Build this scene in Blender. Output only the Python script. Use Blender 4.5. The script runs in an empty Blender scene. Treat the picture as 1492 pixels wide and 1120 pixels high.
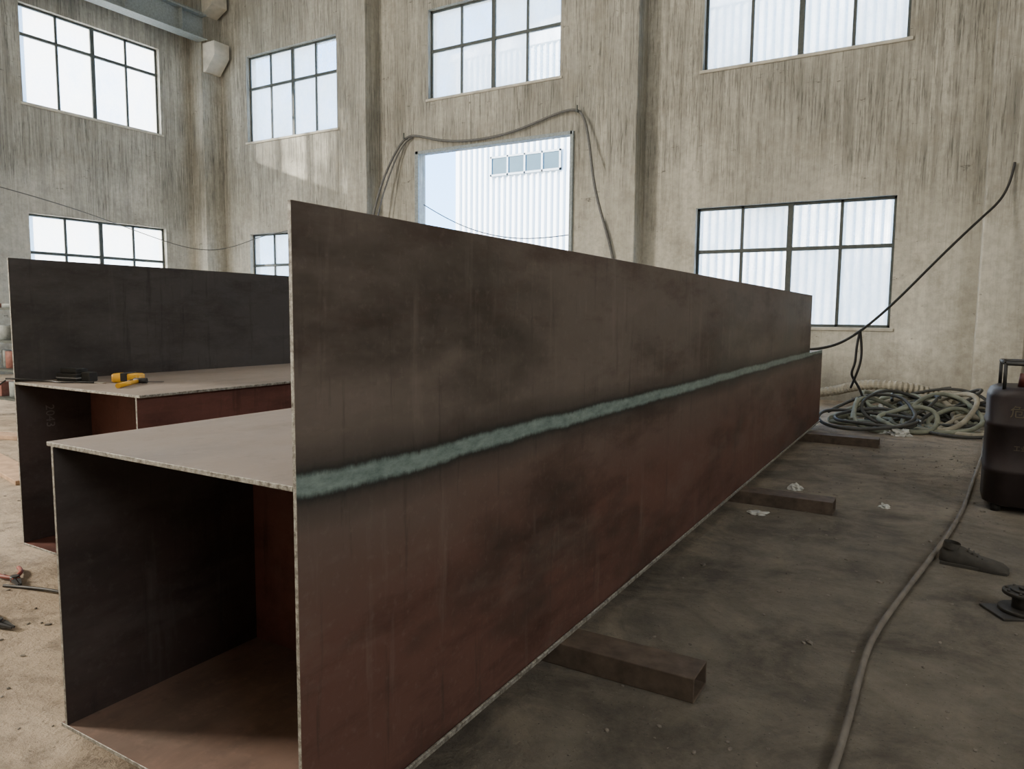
import bpy, bmesh, math, random
from mathutils import Vector, Matrix, Euler, noise as mnoise
random.seed(7)
S=bpy.context.scene
COL=S.collection

# ------------------------------------------------------------------ node helpers
class NT:
    def __init__(s,name):
        s.m=bpy.data.materials.new(name); s.m.use_nodes=True
        s.t=s.m.node_tree; s.n=s.t.nodes; s.l=s.t.links
        s.b=s.n["Principled BSDF"]; s.out=s.n["Material Output"]
    def node(s,t,**k):
        x=s.n.new(t)
        for a,b in k.items(): setattr(x,a,b)
        return x
    def link(s,a,b): s.l.new(a,b)
    def pos(s):
        if not hasattr(s,'g'): s.g=s.node("ShaderNodeNewGeometry")
        return s.g.outputs["Position"]
    def mapped(s,scale,loc=(0,0,0),rot=(0,0,0)):
        m=s.node("ShaderNodeMapping"); m.inputs["Scale"].default_value=scale; m.inputs["Location"].default_value=loc; m.inputs["Rotation"].default_value=rot
        s.link(s.pos(),m.inputs["Vector"]); return m.outputs["Vector"]
    def noise(s,scale,detail=5,rough=.6,stretch=(1,1,1),loc=(0,0,0),dist=0,rot=(0,0,0)):
        n=s.node("ShaderNodeTexNoise"); n.inputs["Scale"].default_value=scale; n.inputs["Detail"].default_value=detail
        n.inputs["Roughness"].default_value=rough; n.inputs["Distortion"].default_value=dist
        s.link(s.mapped(stretch,loc,rot),n.inputs["Vector"]); return n.outputs["Fac"]
    def ramp(s,fac,stops,interp='LINEAR'):
        r=s.node("ShaderNodeValToRGB"); e=r.color_ramp.elements; r.color_ramp.interpolation=interp
        while len(e)<len(stops): e.new(.5)
        for i,(p,c) in enumerate(stops):
            e[i].position=p
            e[i].color=(c,c,c,1) if isinstance(c,(int,float)) else (c[0],c[1],c[2],1)
        s.link(fac,r.inputs["Fac"]); return r.outputs["Color"]
    def mrange(s,v,a,b,c=0,d=1):
        m=s.node("ShaderNodeMapRange"); m.inputs[1].default_value=a; m.inputs[2].default_value=b; m.inputs[3].default_value=c; m.inputs[4].default_value=d
        s.link(v,m.inputs[0]); return m.outputs[0]
    def mix(s,fac,a,b,mode='MIX'):
        m=s.node("ShaderNodeMix",data_type='RGBA',blend_type=mode)
        if isinstance(fac,(int,float)): m.inputs[0].default_value=fac
        else: s.link(fac,m.inputs[0])
        for v,i in ((a,6),(b,7)):
            if isinstance(v,tuple): m.inputs[i].default_value=(v[0],v[1],v[2],1)
            else: s.link(v,m.inputs[i])
        return m.outputs[2]
    def math(s,op,a,b=0,clamp=False):
        m=s.node("ShaderNodeMath",operation=op,use_clamp=clamp)
        for v,i in ((a,0),(b,1)):
            if isinstance(v,(int,float)): m.inputs[i].default_value=v
            else: s.link(v,m.inputs[i])
        return m.outputs[0]
    def xyz(s):
        x=s.node("ShaderNodeSeparateXYZ"); s.link(s.pos(),x.inputs[0]); return x.outputs
    def color(s,c):
        if isinstance(c,tuple): s.b.inputs["Base Color"].default_value=(c[0],c[1],c[2],1)
        else: s.link(c,s.b.inputs["Base Color"])
    def bump(s,h,strength=.3,dist=.01):
        b=s.node("ShaderNodeBump"); b.inputs["Strength"].default_value=strength; b.inputs["Distance"].default_value=dist
        s.link(h,b.inputs["Height"]); s.link(b.outputs[0],s.b.inputs["Normal"])
    def set(s,**k):
        for a,v in k.items():
            i=s.b.inputs[a.replace('_',' ')]
            if isinstance(v,(int,float)): i.default_value=v
            else: s.link(v,i)
        return s

def simple(name,c,rough=.7,metal=0,var=.25,scale=20,bump=.15):
    t=NT(name); n=t.noise(scale,4)
    d=tuple(x*(1-var) for x in c); l=tuple(min(1,x*(1+var)) for x in c)
    t.color(t.ramp(n,[(.3,d),(.7,l)])); t.set(Roughness=rough,Metallic=metal); t.bump(n,bump,.004)
    return t.m

def concrete_wall():
    t=NT("stained_concrete_wall")
    x,y,z=t.xyz()
    big=t.noise(.35,5,.6)
    s1=t.noise(2.2,6,.75,stretch=(6,6,.16))
    s2=t.noise(6.5,4,.7,stretch=(6,6,.30),loc=(3,1,2))
    bands=t.noise(1.0,4,.6,stretch=(1.6,1.6,.06),loc=(6,2,0))
    fine=t.noise(9,6,.7)
    base=t.ramp(big,[(.3,(.43,.415,.345)),(.55,(.59,.57,.485)),(.75,(.70,.68,.59))])
    c=t.mix(t.ramp(bands,[(.38,.40),(.58,0)]),base,(.25,.245,.21))
    mz=t.noise(.55,5,.65,stretch=(1,1,.9),loc=(4,4,1))
    hz=t.math('MULTIPLY',t.mrange(t.math('ADD',z,t.math('MULTIPLY',mz,4)),4.6,7.2,.15,1),t.ramp(mz,[(.35,.45),(.58,1)]))
    m1=t.ramp(s1,[(.39,1),(.58,0)])
    m2=t.ramp(s2,[(.38,1),(.48,0)])
    c=t.mix(t.math('MULTIPLY',hz,.36),c,(.19,.19,.165))
    c=t.mix(t.math('MULTIPLY',t.math('MULTIPLY',m1,hz),.72),c,(.13,.13,.113))
    c=t.mix(t.math('MULTIPLY',t.math('MULTIPLY',m2,hz),.78),c,(.065,.065,.06))
    c=t.mix(t.ramp(t.noise(1.1,6,.75,loc=(5,5,5)),[(.52,0),(.68,.55)]),c,(.24,.22,.175))
    c=t.mix(t.ramp(fine,[(.35,.35),(.6,0)]),c,(.19,.18,.155))
    c=t.mix(t.math('MULTIPLY',t.mrange(z,0,1.1,.65,0),t.ramp(t.noise(2.5,6,.7),[(.35,.4),(.6,1)])),c,(.12,.11,.09))
    c=t.mix(t.ramp(t.noise(3,6,.8,stretch=(1,1,2.5),loc=(8,8,8)),[(.64,0),(.68,.75)]),c,(.065,.062,.055))
    t.color(c); t.set(Roughness=.93); t.bump(t.math('ADD',fine,t.math('MULTIPLY',s2,.5)),.4,.02)
    return t.m
M_wall=concrete_wall()

t=NT("dusty_concrete_floor")
x,y,z=t.xyz()
n1=t.noise(.6,6,.65); n2=t.noise(5,8,.75); n3=t.noise(35,6,.7); n4=t.noise(1.7,7,.7,loc=(9,2,0),dist=.6)
c=t.ramp(n1,[(.3,(.38,.30,.215)),(.55,(.52,.42,.31)),(.8,(.62,.52,.40))])
c=t.mix(t.ramp(n4,[(.46,0),(.62,.6)]),c,(.24,.19,.145))
c=t.mix(t.ramp(n2,[(.36,.75),(.52,0)]),c,(.16,.13,.10))
c=t.mix(t.ramp(n3,[(.56,0),(.68,.35)]),c,(.66,.57,.45))
oil_shade=t.math('MULTIPLY',t.mrange(t.math('ADD',x,t.math('MULTIPLY',n4,1.2)),-1.6,-.6,0,1),t.mrange(t.math('ADD',y,t.math('MULTIPLY',n1,5)),8,13.5,.85,.40))  # right of the girder: oily concrete, plus girder shade put into the colour
c=t.mix(oil_shade,c,t.ramp(n4,[(.32,(.19,.18,.145)),(.50,(.115,.11,.092)),(.66,(.052,.05,.043))]))
c=t.mix(t.math('MULTIPLY',oil_shade,t.ramp(n2,[(.52,0),(.66,.45)])),c,(.27,.245,.20))
c=t.mix(t.ramp(t.noise(60,3,.6,loc=(1,8,3)),[(.64,0),(.70,.8)]),c,(.05,.045,.04))
c=t.mix(t.ramp(t.noise(50,3,.6,loc=(5,3,3)),[(.70,0),(.74,.5)]),c,(.50,.46,.40))
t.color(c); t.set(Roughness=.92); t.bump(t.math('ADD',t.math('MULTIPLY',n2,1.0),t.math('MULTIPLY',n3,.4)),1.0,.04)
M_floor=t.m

def mill_steel(name,up,low,weld=False,zsplit=1.07,rough=.5,dust=0,dustc=(.38,.31,.26)):
    t=NT(name); z=t.xyz()[2]
    big=t.noise(1.3,6,.65,stretch=(1,.45,1)); streak=t.noise(3.0,5,.7,stretch=(3,3,.35)); fine=t.noise(30,5,.7)
    d=t.math('SUBTRACT',z,zsplit)
    m=t.mrange(t.math('ADD',d,t.math('MULTIPLY',t.math('SUBTRACT',big,.5),.8)),-.45,.10)
    c=t.mix(m,low,up)
    c=t.mix(t.ramp(big,[(.34,.9),(.50,0)]),c,tuple(x*.33 for x in up))
    c=t.mix(t.ramp(t.noise(2.2,7,.72,stretch=(1,.35,1.3),loc=(7,3,1),rot=(.35,0,0)),[(.50,0),(.66,.7)]),c,tuple(x*.36 for x in low))
    c=t.mix(t.ramp(t.noise(1.1,6,.7,stretch=(1,.5,1.6),loc=(2,9,4)),[(.52,0),(.66,.35)]),c,tuple(min(1,x*1.6) for x in up))
    c=t.mix(t.ramp(streak,[(.56,0),(.75,.45)]),c,tuple(min(1,x*1.6) for x in up))
    c=t.mix(t.ramp(t.noise(5,5,.7,stretch=(3,3,.25),loc=(3,3,9)),[(.30,.6),(.42,0)]),c,tuple(x*.35 for x in up))
    c=t.mix(t.ramp(fine,[(.55,0),(.75,.25)]),c,tuple(min(1,x*1.8) for x in up))
    r=t.ramp(big,[(.3,rough-.1),(.7,rough+.15)])
    if weld:
        off=t.math('MULTIPLY',t.math('SUBTRACT',t.noise(1.4,4,.6,loc=(0,0,4)),.5),.05)
        edge=t.math('MULTIPLY',t.math('SUBTRACT',t.noise(34,6,.8,stretch=(1,1,.3)),.5),.03)
        a=t.math('ABSOLUTE',t.math('ADD',t.math('ADD',t.math('SUBTRACT',z,1.064),off),edge))
        halo=t.ramp(a,[(.030,.95),(.055,.5),(.13,0)])
        c=t.mix(halo,c,(.014,.017,.017))
        band=t.ramp(a,[(.018,1),(.033,0)])
        bc=t.ramp(t.noise(24,6,.8,stretch=(1,.4,1)),[(.32,(.12,.175,.165)),(.7,(.30,.385,.36))])
        c=t.mix(t.math('MULTIPLY',band,.92),c,bc)
    if dust:
        c=t.mix(t.ramp(t.noise(1.2,7,.7,loc=(1,1,1)),[(.3,.45*dust),(.6,dust)]),c,dustc)
    t.color(c); t.set(Roughness=r,Metallic=.15); t.b.inputs["Specular IOR Level"].default_value=.4
    t.bump(fine,.12,.003)
    return t.m
M_web1=mill_steel("mill_scale_web",(.128,.104,.090),(.128,.064,.052),weld=True)
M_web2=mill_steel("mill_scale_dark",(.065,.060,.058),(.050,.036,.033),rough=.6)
M_in=mill_steel("mill_scale_brown",(.12,.066,.054),(.17,.066,.052),rough=.6)
M_red=mill_steel("mill_scale_red",(.15,.062,.050),(.15,.062,.050),rough=.6)
M_bot=mill_steel("rusty_bottom_flange",(.20,.118,.09),(.20,.118,.09),rough=.7,dust=.3)
M_top=mill_steel("dusty_flange",(.21,.17,.145),(.21,.17,.145),rough=.6,dust=.5,dustc=(.31,.262,.22))
t=NT("flame_cut_edge"); n=t.noise(45,6,.8)
t.color(t.ramp(n,[(.35,(.07,.06,.05)),(.5,(.26,.25,.22)),(.68,(.50,.50,.45))])); t.set(Roughness=.55,Metallic=.3); t.bump(n,.5,.006)
M_cut=t.m
M_sleeper=simple("rusty_tube_steel",(.10,.075,.056),.75,.1,.4,12)
M_frame=simple("window_frame_paint",(.05,.06,.055),.6)
M_doorframe=simple("door_frame_steel",(.22,.26,.27),.6)
M_crane=simple("crane_girder_paint",(.19,.215,.21),.6)
M_conc_light=simple("concrete_plain",(.46,.44,.37),.9,0,.2,4)
M_black=simple("black_rubber",(.02,.02,.02),.55)
M_ground=simple("outside_paving",(.45,.44,.42),.9,0,.15,2)

def glass(name,op,col):
    t=NT(name); n=t.noise(1.5,5,.7,stretch=(1,1,.6)); n2=t.noise(14,5,.8)
    tr=t.node("ShaderNodeBsdfTransparent"); tl=t.node("ShaderNodeBsdfTranslucent"); tl.inputs[0].default_value=(*col,1)
    df=t.node("ShaderNodeBsdfDiffuse"); df.inputs[0].default_value=(*col,1)
    m0=t.node("ShaderNodeMixShader"); m0.inputs[0].default_value=.15; t.link(tl.outputs[0],m0.inputs[1]); t.link(df.outputs[0],m0.inputs[2])
    m=t.node("ShaderNodeMixShader")
    f=t.ramp(t.math('ADD',t.math('MULTIPLY',n,.8),t.math('MULTIPLY',n2,.2)),[(.35,max(0,op-.22)),(.65,min(1,op+.22))])
    t.link(f,m.inputs[0]); t.link(tr.outputs[0],m.inputs[1]); t.link(m0.outputs[0],m.inputs[2])
    t.link(m.outputs[0],t.out.inputs[0]); t.n.remove(t.b)
    return t.m
M_gl=[glass("clear_dirty_glass",.22,(.95,.97,.93)),glass("frosted_glass",.60,(1.0,.98,.92)),glass("dusty_glass",.42,(.98,.98,.92))]
t=NT("white_corrugated_cladding"); t.color((.86,.87,.84)); t.set(Roughness=.5); M_clad=t.m

# ------------------------------------------------------------------ mesh helpers
def box(bm,x0,x1,y0,y1,z0,z1,mi=0):
    v=[bm.verts.new(p) for p in ((x0,y0,z0),(x1,y0,z0),(x1,y1,z0),(x0,y1,z0),(x0,y0,z1),(x1,y0,z1),(x1,y1,z1),(x0,y1,z1))]
    for q in ((0,3,2,1),(4,5,6,7),(0,1,5,4),(1,2,6,5),(2,3,7,6),(3,0,4,7)):
        f=bm.faces.new([v[i] for i in q]); f.material_index=mi
    return v
def prism(bm,poly,axis,a,b,mi=0):
    def P(p,t): 
        return {0:(t,p[0],p[1]),1:(p[0],t,p[1]),2:(p[0],p[1],t)}[axis]
    A=[bm.verts.new(P(p,a)) for p in poly]; B=[bm.verts.new(P(p,b)) for p in poly]
    n=len(poly)
    bm.faces.new(A).material_index=mi; bm.faces.new(B[::-1]).material_index=mi
    for i in range(n):
        bm.faces.new((A[i],B[i],B[(i+1)%n],A[(i+1)%n])).material_index=mi
def cyl(bm,p0,p1,r0,r1=None,seg=20,mi=0,cap=True):
    r1=r0 if r1 is None else r1
    p0=Vector(p0);p1=Vector(p1);d=(p1-p0).normalized()
    a=d.orthogonal().normalized(); b=d.cross(a)
    A=[];B=[]
    for i in range(seg):
        t=2*math.pi*i/seg; o=a*math.cos(t)+b*math.sin(t)
        A.append(bm.verts.new(p0+o*r0));B.append(bm.verts.new(p1+o*r1))
    for i in range(seg):
        f=bm.faces.new((A[i],A[(i+1)%seg],B[(i+1)%seg],B[i])); f.material_index=mi; f.smooth=True
    if cap:
        bm.faces.new(A[::-1]).material_index=mi; bm.faces.new(B).material_index=mi
def loft(bm,secs,mi=0,smooth=True):
    R=[[bm.verts.new(p) for p in s] for s in secs]; n=len(R[0])
    for a,b in zip(R,R[1:]):
        for i in range(n):
            f=bm.faces.new((a[i],a[(i+1)%n],b[(i+1)%n],b[i])); f.material_index=mi; f.smooth=smooth
    bm.faces.new(R[0][::-1]).material_index=mi; bm.faces.new(R[-1]).material_index=mi
def obj(name,bm,mats,parent=None,bevel=0,seg=1,smooth=False):
    bmesh.ops.recalc_face_normals(bm,faces=bm.faces[:])
    me=bpy.data.meshes.new(name); bm.to_mesh(me); bm.free()
    for m in (mats if isinstance(mats,(list,tuple)) else [mats]): me.materials.append(m)
    o=bpy.data.objects.new(name,me); COL.objects.link(o)
    if parent: o.parent=parent
    if bevel:
        b=o.modifiers.new("bevel",'BEVEL'); b.width=bevel; b.segments=seg; b.limit_method='ANGLE'
    if smooth:
        for p in me.polygons: p.use_smooth=True
    return o
def place(o,loc,rz=0,s=1):
    o.location=loc; o.rotation_euler=(0,0,rz); o.scale=(s,s,s); return o
def empty(name):
    o=bpy.data.objects.new(name,None); COL.objects.link(o); o.empty_display_size=.2; return o
def curve(name,paths,r,mat,parent=None,res=3):
    c=bpy.data.curves.new(name,'CURVE'); c.dimensions='3D'; c.bevel_depth=r; c.bevel_resolution=res; c.resolution_u=10; c.use_fill_caps=True
    for p in paths:
        s=c.splines.new('NURBS'); s.points.add(len(p)-1); s.order_u=4; s.use_endpoint_u=True
        for i,q in enumerate(p): s.points[i].co=(*q,1)
    c.materials.append(mat)
    o=bpy.data.objects.new(name,c); COL.objects.link(o)
    if parent: o.parent=parent
    return o

# ------------------------------------------------------------------ room
XL=-18.77; D=14.2; TH=.35; H=11.5; XR=9.0; YB=-9.0
def wall_holes(name,axis,c0,c1,u0,u1,z0,z1,holes):
    us=sorted({u0,u1,*[h[0] for h in holes],*[h[1] for h in holes]})
    zs=sorted({z0,z1,*[h[2] for h in holes],*[h[3] for h in holes]})
    bm=bmesh.new()
    for i in range(len(us)-1):
        j=0
        while j<len(zs)-1:
            um=(us[i]+us[i+1])/2
            def hole(k): 
                zm=(zs[k]+zs[k+1])/2
                return any(h[0]<um<h[1] and h[2]<zm<h[3] for h in holes)
            if hole(j): j+=1; continue
            k=j
            while k+1<len(zs)-1 and not hole(k+1): k+=1
            if axis=='y': box(bm,us[i],us[i+1],c0,c1,zs[j],zs[k+1])
            else: box(bm,c0,c1,us[i],us[i+1],zs[j],zs[k+1])
            j=k+1
    return obj(name,bm,M_wall)
UZ=(6.28,8.62); LZ=(1.33,3.68)
win_back=[(-17.17,-13.73,UZ[0],UZ[1]),(-10.79,-7.28,6.58,8.62),(-4.20,-.71,6.20,8.62),
          (-17.18,-13.73,LZ[0],3.72),(-4.24,-.75,LZ[0],3.61)]
door=(-11.14,-6.93,0,5.38)
wall_holes("wall_back",'y',D,D+TH,XL-TH,XR+TH,0,H,win_back+[door])
win_left=[(9.13,12.63,6.35,8.62),(9.12,12.66,LZ[0],3.80)]
wall_holes("wall_left",'x',XL-TH,XL,YB,D,0,H,win_left)
bm=bmesh.new(); box(bm,XR,XR+TH,YB,D,0,H); obj("wall_right",bm,M_wall)
bm=bmesh.new(); box(bm,XL-TH,XR+TH,YB-TH,YB,0,H); obj("wall_front",bm,M_wall)
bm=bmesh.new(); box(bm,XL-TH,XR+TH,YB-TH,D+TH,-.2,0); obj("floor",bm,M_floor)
bm=bmesh.new(); box(bm,XL-TH,XR+TH,YB-TH,D+TH,H,H+.2); obj("ceiling",bm,M_conc_light)
bm=bmesh.new()
for a,b in ((-12.95,-12.30),(-5.96,-5.32),(.50,1.15)): box(bm,a,b,D-.5,D,0,H)
box(bm,XL,XL+.55,D-.65,D,0,H); 
for y in (7.33,.9,-5.5): box(bm,XL,XL+.5,y,y+.64,0,H)
obj("trim_1",bm,M_wall,bevel=.02,seg=2)
bm=bmesh.new()
for w in win_back: box(bm,w[0]-.06,w[1]+.06,D-.03,D+.05,w[2]-.06,w[2])
for w in win_left: box(bm,XL-.05,XL+.03,w[0]-.06,w[1]+.06,w[2]-.06,w[2])
obj("trim_2",bm,M_conc_light,bevel=.008)

wi=0
def window(axis,u0,u1,z0,z1,c,ratio=.37,pat=None):
    global wi; wi+=1
    root=empty("window_%d"%wi)
    fr=bmesh.new(); gl=bmesh.new()
    def B(bm,a,b,z_0,z_1,d0,d1,mi=0):
        if axis=='y': box(bm,a,b,c+d0,c+d1,z_0,z_1,mi)
        else: box(bm,c-d1,c-d0,a,b,z_0,z_1,mi)
    f=.05; ztr=z1-(z1-z0)*ratio
    B(fr,u0,u1,z0,z0+f,0,.07);B(fr,u0,u1,z1-f,z1,0,.07);B(fr,u0,u0+f,z0,z1,0,.07);B(fr,u1-f,u1,z0,z1,0,.07)
    B(fr,u0,u1,ztr-.035,ztr+.035,-.01,.07)
    W=(u1-u0)/4
    for i in (1,2,3):
        w=.05 if i==2 else .028
        B(fr,u0+W*i-w,u0+W*i+w,z0,z1,-.012 if i==2 else 0,.07)
    for i in range(4):
        for j,(a,b) in enumerate(((z0,ztr),(ztr,z1))):
            B(gl,u0+W*i+.01,u0+W*(i+1)-.01,a+.01,b-.01,.03,.034,pat[j][i])
    obj("frame",fr,M_frame,root,.004); obj("panes",gl,M_gl,root)
P1=[[1,1,2,1],[1,1,1,1]]
window('y',*win_back[0],D+.12,pat=[[1,1,1,1],[2,1,1,0]])
window('y',*win_back[1],D+.12,ratio=.45,pat=[[1,1,1,0],[1,2,1,1]])
window('y',*win_back[2],D+.12,pat=[[1,2,2,1],[0,2,0,1]])
window('y',*win_back[3],D+.12,pat=[[1,1,1,1],[2,1,1,0]])
window('y',*win_back[4],D+.12,pat=[[0,0,1,1],[2,1,0,0]])
window('x',*win_left[0],XL-.12,ratio=.3,pat=P1)
window('x',*win_left[1],XL-.12,pat=P1)

bm=bmesh.new(); a,b,_,z=door
box(bm,a-.02,a+.09,D-.06,D-.002,0,z+.02); box(bm,b-.06,b+.02,D-.06,D-.002,0,z+.02); box(bm,a,b,D-.06,D-.002,z-.06,z+.02)
obj("door_1",bm,M_doorframe,bevel=.008)

root=empty("crane_runway_beam")
bm=bmesh.new()
prism(bm,[(XL+.45,9.0),(XL+.85,9.0),(XL+.85,9.03),(XL+.67,9.03),(XL+.67,9.62),(XL+.85,9.62),(XL+.85,9.66),(XL+.45,9.66),(XL+.45,9.62),(XL+.63,9.62),(XL+.63,9.03),(XL+.45,9.03)],1,YB+.02,D-.66)
box(bm,XL+.61,XL+.69,YB+.02,D-.66,9.66,9.76)
for i in range(14):
    y=YB+1+i*1.6; box(bm,XL+.47,XL+.83,y,y+.012,9.03,9.62)
obj("girder",bm,M_crane,root,.004)
bm=bmesh.new()
for y in (D-.6,7.4,.97,-5.43):
    prism(bm,[(XL+.55,8.2),(XL+.65,8.2),(XL+1.05,8.6),(XL+1.05,8.98),(XL+.55,8.98)],1,y,y+.5)
prism(bm,[(XL+.55,9.75),(XL+1.0,9.95),(XL+1.0,10.5),(XL+.55,10.5)],1,D-.6,D-.1)
obj("corbels",bm,M_conc_light,root,.01)

# ------------------------------------------------------------------ outside
bm=bmesh.new(); box(bm,-70,60,D+TH,90,-.25,-.05); box(bm,-70,XL-TH,-40,D+TH,-.25,-.05); obj("outside_ground",bm,M_ground)
root=empty("neighbouring_factory_building")
FY=34.0
bm=bmesh.new()
x=-23.9; hole=(-21.5,-17.2,8.95,10.0)
prof=[]
while x<14:
    prof+= [(x,FY),(x+.20,FY),(x+.24,FY-.10),(x+.32,FY-.10),(x+.36,FY)]; x+=.36
prof=[p for i,p in enumerate(prof) if i==0 or (abs(p[0]-prof[i-1][0])>1e-6)]
lo=[bm.verts.new((p[0],p[1],-.1)) for p in prof]; hi=[bm.verts.new((p[0],p[1],15.5)) for p in prof]
for i in range(len(prof)-1): bm.faces.new((lo[i],lo[i+1],hi[i+1],hi[i]))
obj("cladding",bm,M_clad,root)
bm=bmesh.new(); box(bm,-23.88,14,FY+.1,FY+20,-.1,15.4); prism(bm,[(-24.2,15.4),(14.2,15.4),(14.2,15.7),(-5,18.2),(-24.2,15.7)],1,FY-.2,FY+20)
obj("hall_body",bm,M_clad,root)
bm=bmesh.new(); h=hole
box(bm,h[0],h[1],FY-.20,FY-.11,h[2],h[2]+.1);box(bm,h[0],h[1],FY-.20,FY-.11,h[3]-.1,h[3])
for i in range(5):
    xx=h[0]+(h[1]-h[0]-.1)*i/4; box(bm,xx,xx+.1,FY-.20,FY-.11,h[2],h[3])
obj("window_frame",bm,simple("grey_frame",(.40,.45,.46),.5),root)
bm=bmesh.new(); box(bm,h[0],h[1],FY-.15,FY-.12,h[2],h[3]); 
obj("window_glass",bm,simple("bluish_glass",(.06,.10,.11),.2,0,.1,1),root)

# ------------------------------------------------------------------ girders
def plate(name,parent,x0,x1,y0,y1,z0,z1,mat,thin):
    bm=bmesh.new(); box(bm,x0,x1,y0,y1,z0,z1)
    bmesh.ops.recalc_face_normals(bm,faces=bm.faces[:])
    for f in bm.faces:
        if abs(f.normal[thin])<.5: f.material_index=1
    return obj(name,bm,[mat,M_cut],parent,.0015)
T=.014
g1=empty("steel_box_girder")
XW=-1.33; Y0=1.22; YE=10.4
bm=bmesh.new()
prism(bm,[(Y0,.114),(YE,.114),(YE,1.075),(9.31,1.075),(9.31,1.765),(Y0,1.765)],0,XW-T,XW)
bmesh.ops.recalc_face_normals(bm,faces=bm.faces[:])
for f in bm.faces:
    if abs(f.normal[0])<.5: f.material_index=1
obj("web_tall",bm,[M_web1,M_cut],g1,.0015)
plate("top_plate",g1,-2.48,XW-T,Y0,YE,1.061,1.075,M_top,2)
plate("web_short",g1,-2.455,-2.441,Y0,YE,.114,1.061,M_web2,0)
plate("bottom_plate",g1,-2.48,XW+.012,Y0,YE,.10,.114,M_bot,2)
for i,y in enumerate((2.0,4.1,6.2,8.3,10.1)):
    plate("diaphragm_%d"%(i+1),g1,-2.441,XW-T,y,y+T,.114,1.061,M_in,1)
curve("weld_bead",[[(XW+.008,Y0+.01,.116),(XW+.008,YE,.116)]],.006,M_cut,g1,2)
g2=empty("steel_box_girder.001")
X2=-4.64; XR2=-3.43; Y2=2.13; YE2=11.3
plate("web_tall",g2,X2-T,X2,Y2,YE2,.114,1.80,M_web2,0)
plate("top_plate",g2,X2,XR2+.01,Y2,YE2,1.066,1.08,M_top,2)
plate("web_short",g2,XR2-.03,XR2-.03+T,Y2,YE2,.114,1.066,M_red,0)
plate("bottom_plate",g2,X2-.01,XR2,Y2,YE2,.10,.114,M_red,2)
for i,y in enumerate((2.56,4.8,7.0,9.2)):
    plate("diaphragm_%d"%(i+1),g2,X2,XR2-.03,y,y+T,.114,1.066,M_red,1)
M_chalk=simple("chalk_marking_paint",(.13,.12,.115),.9)
def text(name,body,size,loc,rot,mat,parent):
    c=bpy.data.curves.new(name,'FONT'); c.body=body; c.size=size; c.extrude=.0005; c.materials.append(mat)
    o=bpy.data.objects.new(name,c); COL.objects.link(o); o.location=loc; o.rotation_euler=rot; o.parent=parent; return o
R=(Matrix.Rotation(-math.pi/2,4,'X')@Euler((math.pi/2,0,math.pi/2)).to_matrix().to_4x4()).to_euler()
text("chalk_number","2043",.07,(X2+.003,2.29,.93),R,M_chalk,g2)

def tube(name,x0,x1,y0,y1,z1):
    bm=bmesh.new(); w=.007
    outer=[(y0,0),(y1,0),(y1,z1),(y0,z1)]; inner=[(y0+w,w),(y1-w,w),(y1-w,z1-w),(y0+w,z1-w)]
    O=[[bm.verts.new((x,p[0],p[1])) for p in outer] for x in (x0,x1)]
    I=[[bm.verts.new((x,p[0],p[1])) for p in inner] for x in (x0,x1)]
    for i in range(4):
        j=(i+1)%4
        bm.faces.new((O[0][i],O[1][i],O[1][j],O[0][j])); bm.faces.new((I[0][i],I[0][j],I[1][j],I[1][i]))
        for k in (0,1): bm.faces.new((O[k][i],O[k][j],I[k][j],I[k][i]))
    return obj(name,bm,M_sleeper,None,.004,2)
tube("steel_support_tube",-3.0,-.74,2.66,2.84,.10)
tube("steel_support_tube.001",-3.0,-.62,5.86,6.06,.10)
tube("steel_support_tube.002",-3.0,-.53,9.25,9.45,.10)
tube("steel_support_tube.003",-5.0,-3.05,3.2,3.4,.10)
tube("steel_support_tube.004",-5.0,-3.05,8.2,8.4,.10)

# ------------------------------------------------------------------ cables on the walls
M_cable2=simple("grey_cable",(.10,.10,.095),.7)
root=empty("wall_cable")
curve("run",[[(-12.35,13.64,2.2),(-12.2,13.64,3.3),(-12.05,13.75,4.3),(-11.75,13.95,5.2),(-11.45,14.1,5.75),(-11.15,14.12,5.80),(-10.4,14.12,5.55),(-9.5,14.12,5.45),(-8.4,14.12,5.50),(-7.5,14.12,5.75),(-6.95,14.12,5.85),(-6.65,14.1,5.75),(-6.45,14.0,5.0),(-6.25,13.75,4.2),(-6.0,13.64,3.5),(-5.75,13.64,2.8),(-5.62,13.64,2.0),(-5.6,13.64,.6),(-5.5,13.64,.05)]],.028,M_cable2,root)
curve("second_run",[[(-12.2,13.66,2.2),(-12.05,13.66,3.6),(-11.85,13.85,4.6),(-11.5,14.1,5.7),(-11.2,14.14,5.74)]],.02,M_cable2,root)
bm=bmesh.new()
for x,z in ((-11.4,5.72),(-6.78,5.75)):
    cyl(bm,(x,14.2,z),(x,14.02,z),.02); cyl(bm,(x,14.04,z),(x,14.04,z+.12),.015)
obj("hooks",bm,M_frame,root)
curve("overhead_wire",[[(-11.0,14.3,4.15),(-10.2,14.3,3.7),(-9.2,14.3,3.3),(-8.0,14.3,3.15),(-6.95,14.3,3.25)]],.012,M_black)
curve("overhead_wire.001",[[(XL+.6,7.7,4.3),(XL+.3,9.3,4.15),(XL+.2,11,3.8),(XL+.3,12.6,3.35),(XL+.7,13.4,3.2),(-17.6,14.0,3.35),(-16.6,14.1,3.65),(-15.2,14.1,3.75),(-13.2,13.95,3.9),(-12.9,13.66,3.95)]],.012,M_cable2)
root=empty("black_power_cable")
curve("strand",[[(.85,13.66,3.9),(.80,13.62,3.42),(.55,13.3,3.15),(-.05,12.5,2.42),(-.55,11.8,1.75),(-.9,11.2,1.35),(-1.15,10.8,1.15),(-1.3,10.45,1.10),(-1.40,10.2,1.085),(-1.5,9.9,1.085)]],.019,M_black,root)
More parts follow.
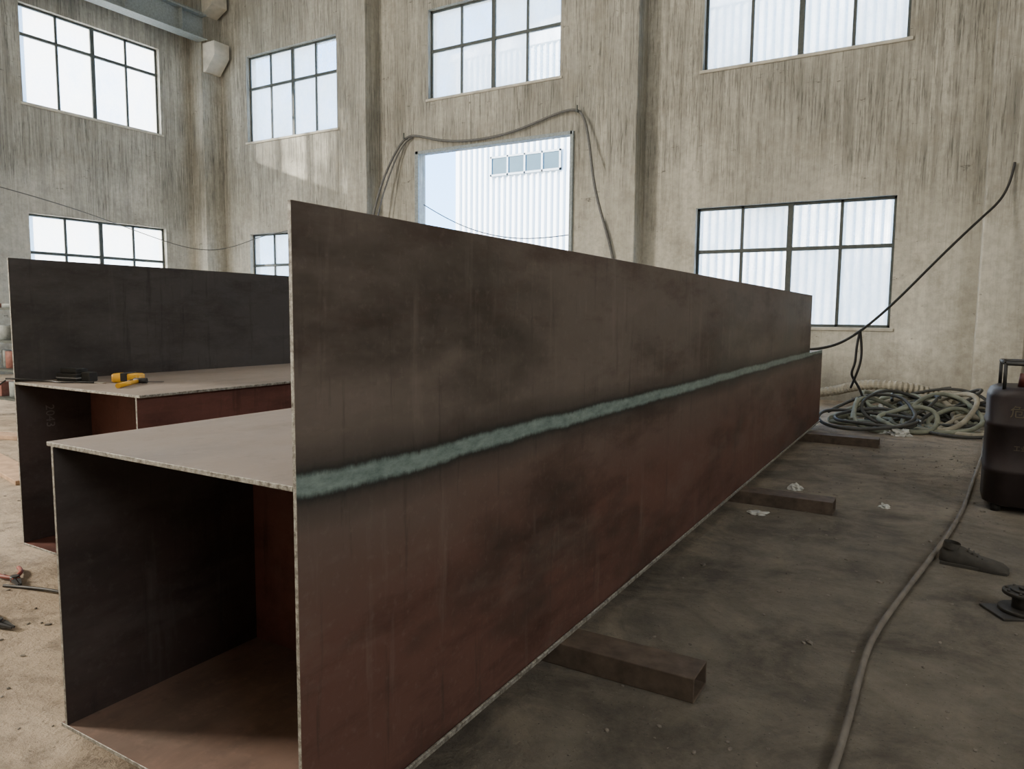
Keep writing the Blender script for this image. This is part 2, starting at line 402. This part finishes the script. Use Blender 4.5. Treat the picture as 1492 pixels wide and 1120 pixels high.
curve("hanging_strand",[[(-.95,11.15,1.33),(-1.0,11.2,1.1),(-.98,11.25,.85),(-1.08,11.3,.7),(-.95,11.35,.55),(-.88,11.4,.35),(-.8,11.45,.1)],[(-.95,11.15,1.32),(-.93,11.2,1.15),(-.9,11.25,.9),(-1.0,11.3,.65),(-1.05,11.35,.5)]],.017,M_black,root)

M_fc=simple("dusty_rubber_hose",(.15,.135,.115),.75,0,.3,8)
curve("floor_hose",[[(.55,10.6,.03),(.52,9.6,.02),(.42,8.65,.02),(.33,7.6,.02),(.24,6.5,.02),(.12,5.6,.02),(-.02,4.73,.02),(-.13,4.05,.02),(-.20,3.55,.02),(-.205,3.1,.02),(-.21,2.6,.02),(-.24,2.1,.02),(-.35,1.5,.02),(-.6,.9,.02)]],.0145,M_fc)

# ------------------------------------------------------------------ hose pile
root=empty("hose_pile")
M_h=[simple("hose_green_grey",(.20,.215,.165),.7,0,.3,6),simple("hose_beige",(.31,.285,.22),.75,0,.3,6),simple("hose_dark",(.05,.05,.045),.6)]
rnd=random.Random(21)
paths=[[],[],[]]
for k in range(36):
    cx=rnd.uniform(-.95,.75); cy=11.7+rnd.uniform(-.75,.75)+.35*cx; rr=rnd.uniform(.25,.6); ex=rnd.uniform(.7,1.5); ph=rnd.uniform(0,6.28)
    fall=max(0,1-abs(cx+.15)/1.3); zb=.04+rnd.uniform(0,.24)*fall; tx=rnd.uniform(-.6,.6)*fall; ty=rnd.uniform(.15,.9)*fall
    n=14; turns=rnd.uniform(.7,1.4); pts=[]
    for i in range(n+1):
        a=ph+2*math.pi*turns*i/n; q=rr*(1+.12*math.sin(3*a+k))
        px=q*ex*math.cos(a); py=q*math.sin(a)
        pts.append((cx+px,cy+py,max(.032,zb+.06*math.sin(2*a+k)*fall+tx*px+ty*py)))
    paths[rnd.choice((0,0,1,1,2,2))].append(pts)
for i,(p,r) in enumerate(zip(paths,(.030,.034,.022))): curve("coils_%d"%(i+1),p,r,M_h[i],root)
def ribbed(name,pts,r,mat,parent,pitch=.035):
    P=[Vector(p) for p in pts]; path=[]
    for i in range(len(P)-1):
        p0=P[max(i-1,0)];p1=P[i];p2=P[i+1];p3=P[min(i+2,len(P)-1)]
        n=max(2,int((p2-p1).length/(pitch/2)))
        for k in range(n):
            t=k/n; path.append(.5*((2*p1)+(-p0+p2)*t+(2*p0-5*p1+4*p2-p3)*t*t+(-p0+3*p1-3*p2+p3)*t**3))
    bm=bmesh.new(); secs=[]
    for i,p in enumerate(path):
        d=(path[min(i+1,len(path)-1)]-path[max(i-1,0)]).normalized(); a=d.cross(Vector((0,0,1))).normalized(); b=d.cross(a)
        q=r*(1.0 if i%2 else .78)
        secs.append([p+a*q*math.cos(t)+b*q*math.sin(t) for t in [2*math.pi*j/14 for j in range(14)]])
    loft(bm,secs,smooth=False); return obj(name,bm,mat,parent)
ribbed("corrugated_hose",[(-2.0,13.55,.14),(-1.5,13.3,.26),(-1.0,12.9,.42),(-.5,12.75,.44),(0,12.9,.34),(.45,13.0,.14)],.085,M_h[1],root,.07)
ribbed("corrugated_hose_2",[(-1.25,11.1,.07),(-1.05,11.8,.08),(-.8,12.4,.10),(-.2,12.55,.2),(.3,12.3,.12)],.055,M_h[0],root,.05)

# ------------------------------------------------------------------ gas tank at the right
root=empty("industrial_gas_tank")
M_tank=simple("dark_maroon_paint",(.026,.018,.019),.5,0,.4,5)
M_yel=simple("faded_lettering",(.12,.10,.065),.7)
bm=bmesh.new()
def rrect(cx,cy,w,d,r,z,n=5):
    out=[]
    for sx,sy,a0 in ((1,1,0),(-1,1,90),(-1,-1,180),(1,-1,270)):
        for i in range(n+1):
            a=math.radians(a0+90*i/n); out.append((cx+sx*(w/2-r)+r*math.cos(a),cy+sy*(d/2-r)+r*math.sin(a),z))
    return out
cx,cy=.70,6.98
prof=[(.05,.60,.60),(.07,.66,.66),(.30,.66,.66),(.31,.675,.675),(.34,.675,.675),(.35,.66,.66),(.66,.66,.66),(.67,.675,.675),(.70,.675,.675),(.71,.66,.66),(.90,.66,.66),(.95,.62,.62),(.975,.54,.54)]
def ring(z,w,d): return rrect(cx,cy,w,d,.18,z,8)
# orient corners consistently so each ring runs once around
def ring2(z,w,d):
    pts=[]
    r=.16
    for (sx,sy,a0) in ((1,1,0),(-1,1,90),(-1,-1,180),(1,-1,270)):
        for i in range(9):
            a=math.radians(a0+90*i/8)
            pts.append((cx+sx*(w/2-r)+r*math.cos(a),cy+sy*(d/2-r)+r*math.sin(a),z))
    return pts
loft(bm,[ring2(z,w,d) for z,w,d in prof])
obj("body",bm,M_tank,root)
bm=bmesh.new()
for x in (cx-.24,cx+.24):
    for y in (cy-.24,cy+.24):
        cyl(bm,(x,y,0),(x,y,.06),.035); cyl(bm,(x,y,.95),(x,y,1.16),.013)
z=1.16
for p,q in (((cx-.24,cy-.24),(cx+.24,cy-.24)),((cx-.24,cy+.24),(cx+.24,cy+.24)),((cx-.24,cy-.24),(cx-.24,cy+.24)),((cx+.24,cy-.24),(cx+.24,cy+.24))):
    cyl(bm,(*p,z),(*q,z),.016)
cyl(bm,(cx,cy,.97),(cx,cy,1.03),.07); cyl(bm,(cx,cy,1.03),(cx,cy,1.05),.09)
obj("guard_frame",bm,M_black,root)
bm=bmesh.new(); cyl(bm,(cx-.1,cy-.1,.97),(cx-.1,cy-.1,1.08),.045,.035); obj("valve_cap",bm,simple("dull_red_cap",(.10,.02,.015),.5),root)
text("lettering","危险气瓶",.10,(cx-.20,cy-.332,.76),(math.pi/2,0,0),M_yel,root)
text("lettering_small","工业用气 严禁烟火",.045,(cx-.16,cy-.332,.50),(math.pi/2,0,0),M_yel,root)

# ------------------------------------------------------------------ work shoe, reel
bm=bmesh.new(); secs=[]
for t,w,h,zc in ((0,.03,.05,.02),(.015,.075,.105,.0),(.06,.10,.125,0),(.12,.10,.12,0),(.17,.095,.10,0),(.22,.11,.08,0),(.28,.12,.07,0),(.33,.105,.058,0),(.36,.06,.035,0.0)):
    secs.append([(t,w/2*math.cos(a),zc+(h*math.sin(a)**.7 if math.sin(a)>1e-6 else 0)) for a in [2*math.pi*j/16 for j in range(16)]])
loft(bm,secs)
box(bm,.01,.355,-.053,.053,0,.018)
for k in range(4): cyl(bm,(.15+.025*k,-.03,.105-.012*k),(.15+.025*k,.03,.105-.012*k),.006,seg=8)
cyl(bm,(.06,0,.10),(.065,0,.135),.048,.045,cap=False)
o=obj("work_shoe",bm,simple("dusty_black_leather",(.055,.052,.046),.85),None,.003); place(o,(.08,5.10,.001),math.radians(-8))
bm=bmesh.new(); box(bm,-.16,.16,-.10,.10,0,.012); cyl(bm,(0,0,.012),(0,0,.03),.11,seg=32); cyl(bm,(0,0,.03),(0,0,.10),.05,seg=24)
cyl(bm,(0,0,.10),(0,0,.118),.095,seg=32); cyl(bm,(0,0,.118),(0,0,.128),.06,seg=24); cyl(bm,(0,0,.128),(0,0,.14),.025)
for i in range(8):
    a=i*math.pi/4; cyl(bm,(.078*math.cos(a),.078*math.sin(a),.118),(.078*math.cos(a),.078*math.sin(a),.126),.008,seg=8)
o=obj("wire_spool",bm,simple("dark_cast_steel",(.055,.052,.048),.55,.4),None,.002); place(o,(.45,4.40,.001),.5)

# ------------------------------------------------------------------ tools on second girder (top z=1.08)
ZT=1.081
root=empty("tape_measure")
M_y=simple("yellow_plastic",(.80,.42,.02),.4,0,.1)
bm=bmesh.new(); loft(bm,[[(p[0],p[1],z) for p in rrect(0,0,w,d,.02,0)] for z,w,d in ((0,.15,.08),(.006,.165,.095),(.045,.165,.095),(.052,.15,.08))]); b1=obj("case",bm,M_y,root)
bm=bmesh.new(); box(bm,-.02,.02,-.050,.050,.008,.056); box(bm,.08,.21,-.010,.010,.004,.006); box(bm,-.086,-.07,-.03,.03,.01,.04); obj("grip_and_blade",bm,[M_black],root,.003)
place(root,(-4.12,2.50,ZT),.5)
root=empty("claw_hammer")
bm=bmesh.new(); cyl(bm,(-.12,0,.014),(.13,0,.014),.014,.012); obj("handle",bm,M_y,root)
bm=bmesh.new(); cyl(bm,(.14,-.05,.018),(.14,.02,.018),.016); loft(bm,[[(.14+a*.012,.02+.0,.018+b*.012) for a,b in ((-1,-1),(1,-1),(1,1),(-1,1))],[(.145+a*.012,.05,.014+b*.006) for a,b in ((-1,-1),(1,-1),(1,1),(-1,1))],[(.155+a*.012,.08,.006+b*.003) for a,b in ((-1,-1),(1,-1),(1,1),(-1,1))]]); obj("head",bm,M_black,root)
place(root,(-3.90,2.36,ZT),2.2)
root=empty("cordless_tool_battery")
bm=bmesh.new(); box(bm,-.09,.07,-.05,.05,0,.045); box(bm,-.07,.06,-.04,.04,.045,.075); box(bm,.085,.15,-.03,.03,0,.055); obj("pack",bm,M_black,root,.006,2)
bm=bmesh.new(); box(bm,-.091,.071,-.051,.051,.016,.022); obj("stripe",bm,simple("grey_trim",(.3,.3,.3),.5),root)
place(root,(-4.47,2.38,ZT),.2)
curve("loose_wire",[[(-4.68,2.10,1.10),(-4.60,2.14,1.10),(-4.55,2.2,1.088),(-4.45,2.25,1.087),(-4.36,2.22,1.087),(-4.3,2.28,1.087),(-4.2,2.34,1.087)],[(-4.68,2.10,1.09),(-4.72,2.05,1.05),(-4.74,2.04,.98)]],.005,M_black)
bm=bmesh.new(); box(bm,-.16,.16,-.014,.014,0,.004); o=obj("steel_ruler",bm,simple("ruler_metal",(.45,.42,.36),.4,.5),None); place(o,(-4.30,2.32,ZT),.35)

# ------------------------------------------------------------------ left floor items
def pliers(name,loc,rz,col):
    root=empty(name)
    for s in (1,-1):
        curve("handle_%d"%(1 if s>0 else 2),[[(-.20,.055*s,.015),(-.12,.06*s,.018),(-.05,.03*s,.018),(0,-.004*s,.018),(.03,-.016*s,.016)]],.011,col,root)
    bm=bmesh.new(); cyl(bm,(0,0,.004),(0,0,.034),.022)
    for s in (1,-1):
        loft(bm,[[(.0,(.004+a)*s,.010+b) for a,b in ((0,0),(.020,0),(.020,.016),(0,.016))],[(.05,(.003+a)*s,.010+b) for a,b in ((0,0),(.018,0),(.018,.014),(0,.014))],[(.12,(.003+a)*s,.012+b) for a,b in ((0,0),(.006,0),(.006,.008),(0,.008))]],smooth=False)
    obj("jaws",bm,M_black,root); place(root,loc,rz)
M_redh=simple("red_handle_grip",(.24,.05,.035),.6)
pliers("pliers",(-4.33,1.93,0.002),-.25,M_redh)
pliers("pliers.001",(-3.78,1.60,0.002),.1,M_sleeper)
curve("welding_rod",[[(-4.3,1.86,.008),(-4.12,1.93,.008),(-3.98,1.94,.03),(-3.88,1.98,.008)]],.008,M_black)
bm=bmesh.new(); box(bm,-.9,.9,-.12,.12,0,.04); o=obj("wooden_plank",bm,simple("weathered_wood",(.42,.28,.18),.8,0,.3,8),None,.004); place(o,(-7.6,3.35,.001),-.2)
bm=bmesh.new(); box(bm,-.9,.9,-.10,.10,0,.05); o=obj("wooden_plank.001",bm,simple("weathered_wood_2",(.36,.24,.16),.8,0,.3,8),None,.004); place(o,(-9.3,4.2,.001),.3)
curve("bent_wire",[[(-1.66,1.30,.118),(-1.60,1.33,.122),(-1.55,1.31,.118),(-1.50,1.34,.128),(-1.44,1.33,.118),(-1.42,1.30,.118)],[(-1.58,1.28,.118),(-1.52,1.31,.124),(-1.46,1.30,.118)]],.0022,M_black)
root=empty("steel_storage_rack")
bm=bmesh.new(); RX,RY=-11.6,5.0
for x in (0,1.8):
    for y in (0,.6): box(bm,RX+x-.03,RX+x+.03,RY+y-.03,RY+y+.03,0,1.6)
for z in (.25,.65,1.05,1.5): box(bm,RX-.03,RX+1.83,RY-.03,RY+.63,z,z+.03)
obj("frame",bm,M_frame,root)
bm=bmesh.new(); rr=random.Random(3)
for z in (.28,.68,1.08,1.53):
    x=RX+.02
    while x<RX+1.6:
        w=rr.uniform(.12,.4); h=rr.uniform(.08,.3) if z<1.5 else rr.uniform(.05,.15)
        if rr.random()<.5: box(bm,x,x+w,RY+.05,RY+.5,z,z+h,rr.choice((0,1,2)))
        else: cyl(bm,(x+w/2,RY+.2,z),(x+w/2,RY+.2,z+h),w/2.2,mi=rr.choice((0,1,2)))
        x+=w+.04
obj("stored_parts",bm,[M_sleeper,M_crane,simple("rust_primer",(.16,.06,.045),.7)],root,.004)
rr=random.Random(9)
def scrap(name,loc,s,mat,flat=.35):
    bm=bmesh.new(); bmesh.ops.create_icosphere(bm,subdivisions=3,radius=1)
    for v in bm.verts:
        n=mnoise.noise(v.co*1.7+Vector(loc))*.9+mnoise.noise(v.co*4+Vector(loc))*.35
        v.co*=1+n; v.co.z=max(-.3,v.co.z)*flat+.3*flat; v.co*=s
    o=obj(name,bm,mat); place(o,loc,rr.uniform(0,6)); return o
M_pl=simple("crumpled_plastic",(.50,.51,.48),.4)
scrap("plastic_scrap",(-1.12,5.62,.0),.065,M_pl,.2); scrap("plastic_scrap.001",(-1.0,6.6,.0),.055,M_pl,.6)
scrap("plastic_scrap.002",(-.36,10.45,.0),.13,M_pl,.5); scrap("plastic_scrap.003",(-.55,10.5,.0),.08,M_pl,.5)
scrap("plastic_scrap.004",(-.30,6.35,.0),.035,M_pl,.6)
bm=bmesh.new()
for k in range(620):
    if k<400: x=rr.uniform(-1.2,.6); y=rr.uniform(1.5,10)
    else: x=rr.uniform(-7,-2.6); y=rr.uniform(.8,4)
    if -4.8<x<-3.3 and y>2: continue
    s=rr.uniform(.003,.010) if (rr.random()<.95 or y<3) else rr.uniform(.012,.018)
    m=Matrix.Translation((x,y,s*.3))@Matrix.Rotation(rr.uniform(0,6),4,'Z')@Matrix.Diagonal((s*rr.uniform(.8,2),s,s*.6,1))
    bmesh.ops.create_icosphere(bm,subdivisions=1,radius=1,matrix=m)
obj("floor_debris",bm,simple("gravel_bits",(.19,.17,.145),.9,0,.6,30))

# ------------------------------------------------------------------ lights
def look(o,d): o.rotation_euler=Vector(d).to_track_quat('-Z','Y').to_euler()
def area(name,loc,d,sx,sy,p,c=(1,1,1)):
    l=bpy.data.lights.new(name,'AREA'); l.shape='RECTANGLE'; l.size=sx; l.size_y=sy; l.energy=p; l.color=c
    o=bpy.data.objects.new(name,l); COL.objects.link(o); o.location=loc; look(o,d)
sl=bpy.data.lights.new("sun",'SUN'); sl.energy=32; sl.angle=.02; sl.color=(1,.93,.80)
so=bpy.data.objects.new("sun",sl); COL.objects.link(so); look(so,(1.25,1,-.42))
area("side_key_light",(-15,-3.8,6.0),(1.08,.43,-.48),2.4,2.4,3300,(1,.90,.76))  # added area lamp for the low light from the left, no gate opening modelled
area("roof_fill_light",(-8,7,11.3),(0.1,0.5,-1),16,6,950,(1,.98,.93))  # unseen fill added under the closed ceiling to brighten the back wall
area("right_fill_light",(8,-1.5,6),(-.9,.42,-.42),5,3.5,520,(1,.98,.95))  # fill lamp added to lift the outer web face, right wall is closed
w=bpy.data.worlds.new("w"); S.world=w; w.use_nodes=True
nt=w.node_tree; bg=nt.nodes["Background"]
tc=nt.nodes.new("ShaderNodeTexCoord"); sp=nt.nodes.new("ShaderNodeSeparateXYZ"); rp=nt.nodes.new("ShaderNodeValToRGB")
nt.links.new(tc.outputs["Generated"],sp.inputs[0]); nt.links.new(sp.outputs[2],rp.inputs[0]); nt.links.new(rp.outputs[0],bg.inputs[0])
e=rp.color_ramp.elements; e[0].position=0; e[0].color=(.40,.68,1,1); e[1].position=.6; e[1].color=(.20,.42,.85,1)
e.new(.22).color=(.27,.54,1,1)
bg.inputs[1].default_value=8.0

# ------------------------------------------------------------------ camera
cd=bpy.data.cameras.new("camera"); cd.sensor_width=36; cd.lens=1048.79/1492*36; cd.clip_end=300
co=bpy.data.objects.new("camera",cd); COL.objects.link(co)
r=Vector((.86036,.50961,.00943)).normalized(); F=Vector((-.50647,.85684,-.09648)).normalized(); u=r.cross(F).normalized()
m=Matrix((r,u,-F)).transposed().to_4x4(); m.translation=Vector((0,0,1.5)); co.matrix_world=m
S.camera=co
